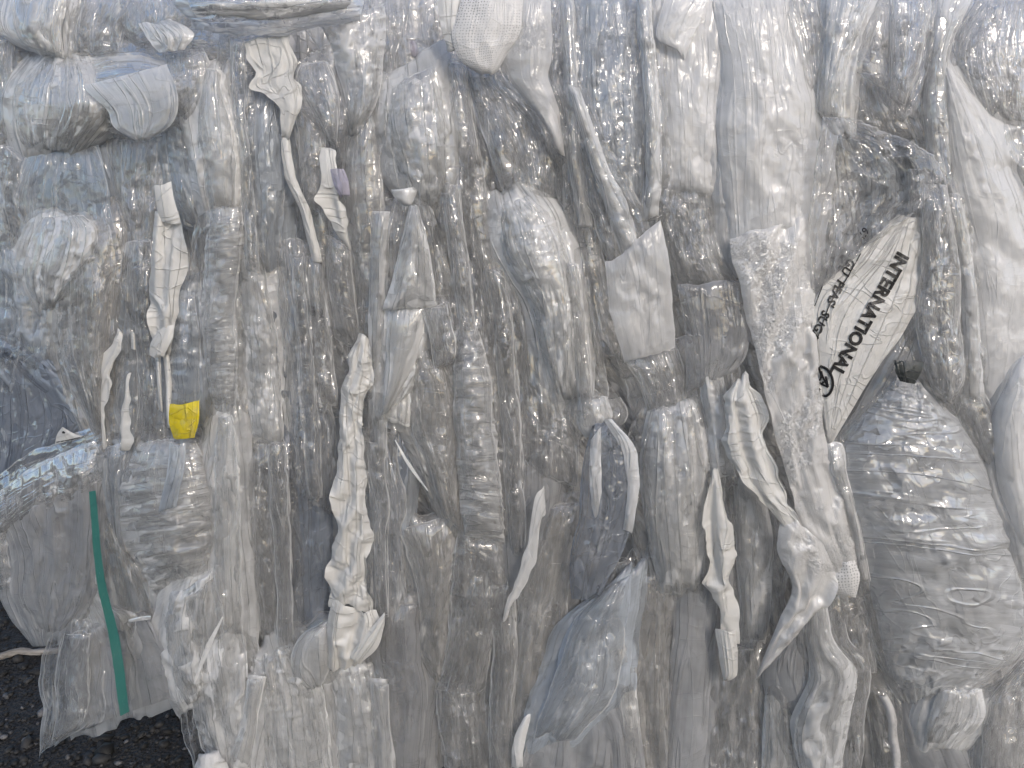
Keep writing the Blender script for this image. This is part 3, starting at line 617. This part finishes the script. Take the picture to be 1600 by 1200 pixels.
f('paper_strip', 'creased white matte sheet curling left of the sparkling foam sheet', 'paper', 'paper', .135, .02, '1147,598 1128,640 1140,710 1164,757 1199,792 1224,834', '1169,578 1191,640 1203,700 1228,780 1243,800 1258,852')
wp = f('paper_strip', 'narrow white papery strip ending in a folded point', 'paper', 'paper', .118, .014, '1112,738 1097,830 1104,900 1119,960 1122,1005', '1119,730 1141,820 1145,890 1149,960 1151,1005')
f('folded_point', None, 'paper', 'long', .125, .006, '1120,985 1125,1035 1131,1064', '1151,985 1153,1050 1140,1066', parent=wp)
f(B, 'tall milky white bag with fine creases at the centre', 'milkyfine', 'crinkle', .085, .045, '780,318 784,400 828,480 848,560 868,630', '828,302 873,350 898,440 908,520 903,630', puff=1.5)
f(T, 'frosted pale squared film sheet with a crisp lower corner', 'frost', 'flat', .128, .008, '944,410 954,480 974,567', '1031,345 1049,430 1054,546', gain=2)
f(T, 'plain darker grey sheet right of the frosted squared film', 'grey', 'flat', .105, .008, '1058,435 1070,520 1074,612', '1166,440 1172,540 1142,588')
f(S, 'crinkled clear strip left of the frosted squared film', 'clear', 'longfine', .075, .015, '894,330 909,430 930,550', '928,320 948,420 978,570')
f(B, 'clear puckered film below the frosted squared film', 'clear', 'soft', .078, .02, '972,556 998,600 1020,660', '1056,540 1070,590 1068,650')
f(B, 'big milky glossy bag below the plain darker grey sheet', 'milky', 'long', .085, .04, '1013,640 1001,720 1009,820 1030,930', '1092,618 1113,700 1108,800 1098,930', puff=1.3)
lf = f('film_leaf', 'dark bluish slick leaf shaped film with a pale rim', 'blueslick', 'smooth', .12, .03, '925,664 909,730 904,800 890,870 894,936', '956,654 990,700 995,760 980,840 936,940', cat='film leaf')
f('pale_rim', None, 'milky', 'flat', .142, .002, '944,656 972,700 980,760 972,832', '957,655 992,695 999,752 986,838', parent=lf)
f('pale_rim', None, 'milkyfine', 'flat', .142, .002, '922,690 922,760 928,850', '938,668 940,740 938,860', parent=lf)
f(Wd, 'milky puckered knot on top of the dark bluish leaf', 'milky', 'soft', .105, .02, '904,612 901,660 914,685', '948,618 957,650 946,674')
f(B, 'glossy bluish bag twisting down below the dark bluish leaf', 'blue', 'soft', .11, .035, '948,918 890,980 869,1050 844,1110 832,1160', '988,896 978,980 973,1040 962,1090 900,1160')
f('paper_strip', 'pale white flap slanting beside the dull grey sheet', 'white', 'smooth', .115, .008, '850,758 825,830 800,920 784,972', '853,800 841,850 819,910 790,972')
f(S, 'wrinkled clear milky strip left of the dark bluish leaf', 'clear', 'longfine', .068, .02, '820,515 814,620 814,745', '866,560 899,650 904,765')
f(T, 'dull grey sheet behind the pale slanting flap', 'grey', 'smooth', .075, .012, '790,728 784,830 794,940', '853,700 858,780 834,885')
f(S, 'warm grey column of film below the pale slanting flap', 'warm', 'long', .07, .02, '852,785 810,930 799,1050 790,1236', '908,785 893,930 862,1060 852,1236')
f(S, 'long warm grey pleated column below the big milky glossy bag', 'warm', 'long', .07, .02, '985,895 974,1000 984,1100 990,1236', '1064,895 1063,1000 1052,1100 1056,1236')
f(S, 'smooth grey flat strip hanging to the bottom beside the warm pleated column', 'grey', 'smooth', .08, .012, '1062,875 1050,1000 1045,1100 1034,1236', '1124,875 1118,1000 1108,1100 1098,1236')
f(T, 'dull grey sheet at the bottom beneath the glossy twisting bag', 'grey', 'soft', .09, .02, '838,1100 824,1160 800,1236', '968,1085 1002,1150 1012,1236')
f(S, 'milky clear strip between the narrow papery strip and the foam tail', 'milky', 'long', .068, .018, '1148,715 1149,800 1153,900 1158,1010', '1194,758 1208,850 1208,930 1198,1010')
f(S, 'clear strip hanging below the folded point of the papery strip', 'clear', 'longfine', .06, .015, '1110,1010 1100,1100 1094,1236', '1184,1010 1193,1100 1198,1236')
f(X, 'small white knotted tie at the bottom beneath the warm grey column', 'white', 'fine', .11, .012, '818,1118 806,1150 799,1200', '829,1116 823,1155 816,1204')
# --- fourth field
f(S, 'glinting pleated clear strip at the top beside the broad milky white sheet', 'clearfine', 'longfine', .085, .02, '1190,-12 1224,60 1262,145', '1288,-12 1293,60 1277,155')
f(S, 'pale glossy pleat at the top left of the dark folded film', 'milkyfine', 'longfine', .10, .025, '1284,-12 1281,80 1277,170 1290,190', '1372,-12 1352,40 1327,105 1318,188')
f(X, 'dark folded film corner between two shiny pleats at the top', 'warm', 'smooth', .095, .008, '1370,0 1340,60 1321,106', '1394,8 1392,80 1389,147')
f(B, 'shadowed brownish pocket below the dark folded corner', 'warm', 'soft', .055, .02, '1316,104 1312,160 1318,205', '1400,120 1425,170 1455,225')
f(S, 'thick shiny crinkled roll hanging at the top', 'clearfine', 'fine', .10, .03, '1393,-12 1390,80 1391,152', '1458,-12 1452,60 1416,168')
f(T, 'grey pleated sheet between the shiny roll and the big glinting bag', 'milky', 'long', .085, .018, '1456,-12 1448,80 1440,180 1462,300', '1526,-12 1486,80 1494,180 1504,300')
f(B, 'big clear crinkled bag with bright warm glints in the upper corner', 'clearfine', 'crinkle', .07, .04, '1532,-12 1490,80 1528,190', '1640,-12 1640,100 1640,205', puff=1.4)
f(T, 'large smooth grey sheet sweeping diagonally at the right edge', 'frost', 'smooth', .09, .025, '1474,110 1478,250 1497,400 1508,520 1490,640', '1482,100 1546,180 1606,300 1640,420 1640,640', gain=1.2)
f(T, 'milky folded sheet just below the big glinting bag', 'milky', 'soft', .075, .02, '1534,184 1568,250 1608,335', '1640,178 1640,260 1640,345')
wr = f('film_wrapper', 'crinkled clear wrapper lying over the top of the printed white bag', 'clear', 'crinkle', .128, .02, '1286,182 1272,280 1262,370 1271,472', '1332,184 1456,240 1460,300 1342,392', cat='film wrapper', key='wrap')
pb = f('printed_bag', 'white printed bag lettered INTERNATIONAL in slanted black capitals', 'paper', 'diag', .118, .008, '1402,335 1340,396 1273,470 1278,590 1292,694', '1442,340 1439,440 1421,505 1362,590 1300,694', cat='printed bag', key='bag', jag=2, side=.004, gain=.45)
f(S, 'shiny crinkled clear strip right of the printed white bag', 'clearfine', 'longfine', .118, .022, '1444,288 1440,400 1432,480 1440,560 1460,618', '1482,288 1502,400 1504,500 1512,590 1492,632')
f(T, 'plain grey film passing underneath the printed white bag', 'grey', 'smooth', .095, .012, '1438,470 1370,580 1303,700', '1475,500 1445,600 1405,710')
f(X, 'small dark patch standing in for the shaded gap above the big silvery bag', 'gapshade', 'flat', .16, .002, '1396,563 1399,580 1406,596', '1443,566 1440,580 1428,600', gain=1, jag=4)  # dark piece laid where the gap is only shade between the films
f(B, 'big silvery inflated bag with cross wrinkles at the lower right of the printed bag', 'bagcross', 'bag', .09, .075, '1402,572 1316,682 1314,760 1344,860 1369,960 1391,1050 1422,1090', '1438,588 1526,690 1564,790 1594,880 1608,960 1594,1030 1484,1092', res=1.1, puff=2.0)
f(B, 'smooth rounded milky bag at the right edge', 'frost', 'smooth', .10, .04, '1584,555 1551,640 1548,720 1570,800 1596,900', '1640,540 1640,640 1640,720 1640,800 1640,905', puff=1.6)
f(S, 'crinkled clear strip squeezed between the silvery bag and the rounded milky bag', 'clear', 'longfine', .10, .015, '1488,618 1500,660 1540,730', '1532,600 1558,650 1568,730')
f(Wd, 'milky puckered clump below the big silvery bag', 'milkyfine', 'soft', .105, .025, '1468,1072 1446,1130 1444,1170', '1533,1076 1534,1120 1492,1170')
f(B, 'shiny clear bag with warm glints in the lower corner', 'clearfine', 'crinkle', .09, .035, '1594,1030 1540,1105 1528,1236', '1640,1025 1640,1110 1640,1236')
f(T, 'grey sheet at the bottom under the milky puckered clump', 'grey', 'soft', .075, .02, '1398,1078 1409,1140 1438,1236', '1466,1088 1504,1160 1546,1236')
f(S, 'dark clear strip in the gap left of the big silvery bag', 'warm', 'longfine', .055, .012, '1338,888 1344,1000 1354,1100 1368,1236', '1370,900 1388,1000 1402,1100 1412,1236')
f(S, 'thin white foam thread in the gap below the big silvery bag', 'foam', 'paper', .08, .008, '1372,1082 1389,1130 1394,1236', '1384,1078 1404,1130 1407,1236')
f(T, 'hanging milky leaf with long folds below the foam tail', 'milky', 'long', .118, .02, '1264,932 1259,1000 1264,1060 1239,1140 1258,1236', '1292,926 1303,1000 1340,1050 1337,1090 1312,1236')
f(T, 'plain grey film between the foam tail end and the hanging milky leaf', 'grey', 'smooth', .10, .01, '1242,975 1214,1060 1254,1140', '1268,955 1273,1060 1270,1135')
f(B, 'clear crinkled fold below the perforated foam corner', 'clear', 'crinkle', .075, .018, '1290,910 1299,980 1334,1055', '1344,905 1363,980 1374,1055')
f(S, 'pale milky strip at the bottom below the foam tail end', 'milky', 'long', .08, .015, '1198,1055 1193,1140 1188,1236', '1228,1075 1254,1140 1264,1236')
lb = f('printed_label', 'tiny white printed corner peeking from the dark blue grey sheet', 'paper', 'flat', .10, .002, '96,668 88,680 85,696', '98,668 115,678 134,683', cat='printed label', key='label', jag=1)
# --- long strips that run on through the field and bind it together
f(S, 'long narrow clear strip running from the beige rope down past the printed strip', 'clear', 'longfine', .078, .01, '452,395 462,520 470,640 480,780', '474,395 488,520 498,640 504,780')
f(S, 'long smooth milky strip passing left of the flared skirt and white cone', 'milky', 'long', .082, .012, '580,330 576,470 580,600 588,735', '608,330 604,470 602,600 606,715')
f(S, 'long clear strip between the silvery bundle and the tall milky white bag', 'clear', 'longfine', .085, .012, '760,420 774,560 785,700 794,870', '790,420 806,560 817,700 822,870')
f(S, 'clear strip slanting right of the flared skirt towards the silvery bundle', 'clearfine', 'longfine', .09, .01, '688,285 700,380 712,470 724,570', '718,285 730,380 742,470 752,570')
f(S, 'narrow pale fold between the tall bluish bag and the pale grey sheet', 'milky', 'long', .105, .01, '994,-12 1002,100 1010,220 1004,345', '1018,-12 1026,100 1034,220 1030,345')
f(S, 'narrow milky strip along the edge of the tall bluish bag', 'milky', 'longfine', .098, .01, '872,-12 880,120 886,240 902,355', '897,-12 903,120 909,240 926,355')
f(S, 'narrow clear strip between the grey crumpled wad and the smooth blue grey strip', 'clear', 'longfine', .075, .01, '415,690 420,800 428,900 430,1015', '446,690 453,800 457,900 460,1015')
f(S, 'long clear strip hanging to the bottom right of the bluish crinkled bag', 'clear', 'long', .078, .012, '762,915 768,1030 763,1130 768,1236', '802,915 810,1030 802,1130 808,1236')
f(S, 'clear strip along the lower edge of the tall milky white bag', 'clear', 'longfine', .10, .01, '880,410 892,520 902,600 906,668', '903,410 918,520 928,600 932,668')
f(S, 'milky strip between the milky glossy bag and the creased curling sheet', 'milky', 'long', .095, .012, '1082,548 1098,640 1110,745', '1128,548 1138,640 1150,745')
f(S, 'narrow clear strip between the broad white rolled strip and the bluish tube', 'clear', 'longfine', .08, .01, '360,60 362,160 374,280 382,430', '386,60 385,160 394,280 406,430')
f(S, 'pleated milky strip between the shiny clear strip and the sweeping grey sheet', 'milky', 'long', .105, .012, '1478,300 1492,400 1502,520 1506,630', '1502,300 1522,400 1532,520 1538,630')
f(S, 'milky margin of film squeezed between the foam sheet and the silvery bag', 'milky', 'longfine', .11, .01, '1284,690 1310,780 1330,850 1342,910', '1316,690 1337,780 1352,850 1364,910')
f(S, 'clear strip hanging right beside the cream strip above its hem', 'clear', 'longfine', .085, .01, '568,690 582,780 584,860 586,965', '602,690 608,780 606,860 608,965')
f(S, 'milky strip at the bottom between the greenish crumple and the grey glossy strip', 'milky', 'long', .085, .012, '575,1060 580,1120 586,1236', '606,1060 612,1120 620,1236')
f(S, 'pale milky strip falling from the leaf tip to the bottom edge', 'milky', 'long', .088, .014, '930,930 945,1040 960,1140 968,1236', '975,900 992,1040 1000,1140 1006,1236')
# ------------------------------------------------------------------ printing, draped on the film it is printed on
import bmesh
def to_px(P):
    d = P-CAM; z = d@FWD
    return np.stack([W/2+FPX*(d@RGT)/z, H/2-FPX*(d@UPV)/z], -1)
def drape(name, polys2d, key, parent, mat, lift=.0012):
    """polys2d: (verts px, faces); lay them on the sheet stored under key"""
    P = GRIDS[key][0].reshape(-1, 3); q = to_px(P)
    V, F = polys2d; out = []
    for p in V:
        d2 = ((q-p)**2).sum(1); k = np.argpartition(d2, 6)[:6]
        dep = np.average(-P[k, 1], weights=1/(d2[k]+.3))
        out.append(at(p[0], p[1], max(dep, -P[k[np.argmin(d2[k])], 1])+lift))
    o = plain(name, out, F, mat); recentre(o); adopt(o, parent); return o
def text_px(s, origin, ang, size, bold=.0, stretch=1.0, shear=0.0, fine=4.0):
    cu = bpy.data.curves.new('lettering', 'FONT'); cu.body = s; cu.size = 1; cu.offset = bold; cu.resolution_u = 3; cu.shear = shear
    ob = bpy.data.objects.new('lettering', cu); C.objects.link(ob)
    bpy.context.view_layer.update()
    me = bpy.data.meshes.new_from_object(ob.evaluated_get(bpy.context.evaluated_depsgraph_get()))
    bpy.data.objects.remove(ob); bpy.data.curves.remove(cu)
    bm = bmesh.new(); bm.from_mesh(me); bpy.data.meshes.remove(me)
    bmesh.ops.triangulate(bm, faces=bm.faces[:])
    dx, dy = math.cos(rad(ang)), math.sin(rad(ang)); ux, uy = dy, -dx
    for v in bm.verts:
        x, y = v.co.x*size*stretch, v.co.y*size
        v.co = (origin[0]+dx*x+ux*y, origin[1]+dy*x+uy*y, 0)
    for _ in range(4):
        e = [e for e in bm.edges if e.calc_length() > fine]
        if not e: break
        bmesh.ops.subdivide_edges(bm, edges=e, cuts=1); bmesh.ops.triangulate(bm, faces=bm.faces[:])
    bm.verts.index_update()
    r = (np.array([v.co[:2] for v in bm.verts]), [tuple(v.index for v in f.verts) for f in bm.faces]); bm.free(); return r
def stroke_px(path, w):
    p = resample(path, np.linspace(0, 1, max(3, int(sum(math.dist(a, b) for a, b in zip(path, path[1:]))/3))))
    t = np.gradient(p, axis=0); t /= np.linalg.norm(t, axis=1)[:, None]; n = np.stack([t[:, 1], -t[:, 0]], -1)
    V = np.vstack([p+n*w/2, p-n*w/2]); k = len(p)
    return V, [(i, i+1, k+i+1, k+i) for i in range(k-1)]
# big line: from (1400,388) down to (1297,580)
L_ = math.hypot(1296-1404, 582-392)
ang = math.degrees(math.atan2(582-392, 1296-1404))
t1 = text_px('INTERNATIONAL', (1404, 392), ang, 28, bold=.042)
wd = (t1[0]-np.array([1404, 392]))@np.array([math.cos(rad(ang)), math.sin(rad(ang))])
t1 = text_px('INTERNATIONAL', (1404, 392), ang, 28, bold=.042, stretch=L_/wd.max())
drape('lettering', t1, 'bag', pb, MAT['ink'])
drape('lettering', text_px("GU  PEAS'  SUGA", (1326, 402), 116, 19, bold=.03, shear=.15, stretch=.98), 'bag', pb, MAT['ink'])
for pa in ([(1345, 396), (1320, 440), (1297, 475), (1276, 532)], [(1285, 447), (1273, 478)]):
    drape('printed_line', stroke_px(pa, 1.6), 'bag', pb, MAT['ink'])
ring = [(1281, 572), (1292, 577), (1300, 590), (1301, 604), (1296, 615), (1289, 619), (1283, 613), (1281, 606)]
drape('emblem', stroke_px(ring, 4.2), 'bag', pb, MAT['ink'])
for pa in ([(1283, 580), (1286, 590), (1294, 605)], [(1279, 574), (1283, 588), (1281, 598), (1294, 605)], [(1290, 588), (1294, 605)], [(1287, 596), (1284, 601)]):
    drape('emblem', stroke_px(pa, 3.2), 'bag', pb, MAT['ink'])
drape('lettering', text_px('67', (1350, 354), 126, 17, bold=.01), 'wrap', wr, MAT['fadedink'], .002)
drape('printed_line', stroke_px([(88, 691), (110, 687), (131, 682)], 1.4), 'label', lb, MAT['ink'])
drape('printed_mark', stroke_px([(97, 676), (99, 675), (101, 677)], 3), 'label', lb, MAT['ink'])
drape('lettering', text_px('HEM IC', (496, 478), 80, 10, bold=.01), 'print', pr, MAT['fadedink'])
drape('lettering', text_px('20 03', (484, 474), 82, 9, bold=.02), 'print', pr, MAT['fadedink'])
# ------------------------------------------------------------------ light, camera, render
w = bpy.data.worlds.new('World'); bpy.context.scene.world = w; w.use_nodes = True
nt = w.node_tree; bg = nt.nodes['Background']
SUN_AZ, SUN_EL = 152.0, 34.0
sky = nt.nodes.new('ShaderNodeTexSky'); sky.sky_type = 'NISHITA'; sky.sun_disc = False
sky.sun_elevation = rad(SUN_EL); sky.sun_rotation = rad(SUN_AZ); sky.air_density = 1.0; sky.dust_density = 1.6
nt.links.new(sky.outputs[0], bg.inputs[0]); bg.inputs[1].default_value = .15
sl = bpy.data.lights.new('sun', 'SUN'); sl.energy = 1.0; sl.angle = rad(10); sl.color = (1, .90, .79)
so = bpy.data.objects.new('sun', sl); C.objects.link(so)
sd = Vector((math.sin(rad(SUN_AZ))*math.cos(rad(SUN_EL)), math.cos(rad(SUN_AZ))*math.cos(rad(SUN_EL)), math.sin(rad(SUN_EL))))
so.rotation_euler = sd.to_track_quat('Z', 'Y').to_euler(); so.location = (3, -3, 4)
cd = bpy.data.cameras.new('camera'); co = bpy.data.objects.new('camera', cd); C.objects.link(co)
cd.sensor_width = 36; cd.lens = 36*FPX/W; cd.clip_start = .02; cd.clip_end = 400
co.location = CAM; co.rotation_euler = (rad(90)-PITCH, 0, 0)
sc = bpy.context.scene; sc.camera = co
sc.view_settings.view_transform = 'Standard'; sc.view_settings.look = 'None'; sc.view_settings.gamma = 1; sc.view_settings.use_curve_mapping = False
sc.view_settings.exposure = .42
sc.render.engine = 'CYCLES'
cy = sc.cycles
cy.max_bounces = 40; cy.diffuse_bounces = 16; cy.glossy_bounces = 4; cy.transmission_bounces = 28; cy.transparent_max_bounces = 48
cy.sample_clamp_indirect = 6; cy.caustics_reflective = False; cy.caustics_refractive = False
cy.use_denoising = True
cy.use_adaptive_sampling = True; cy.adaptive_threshold = .05; cy.adaptive_min_samples = 24
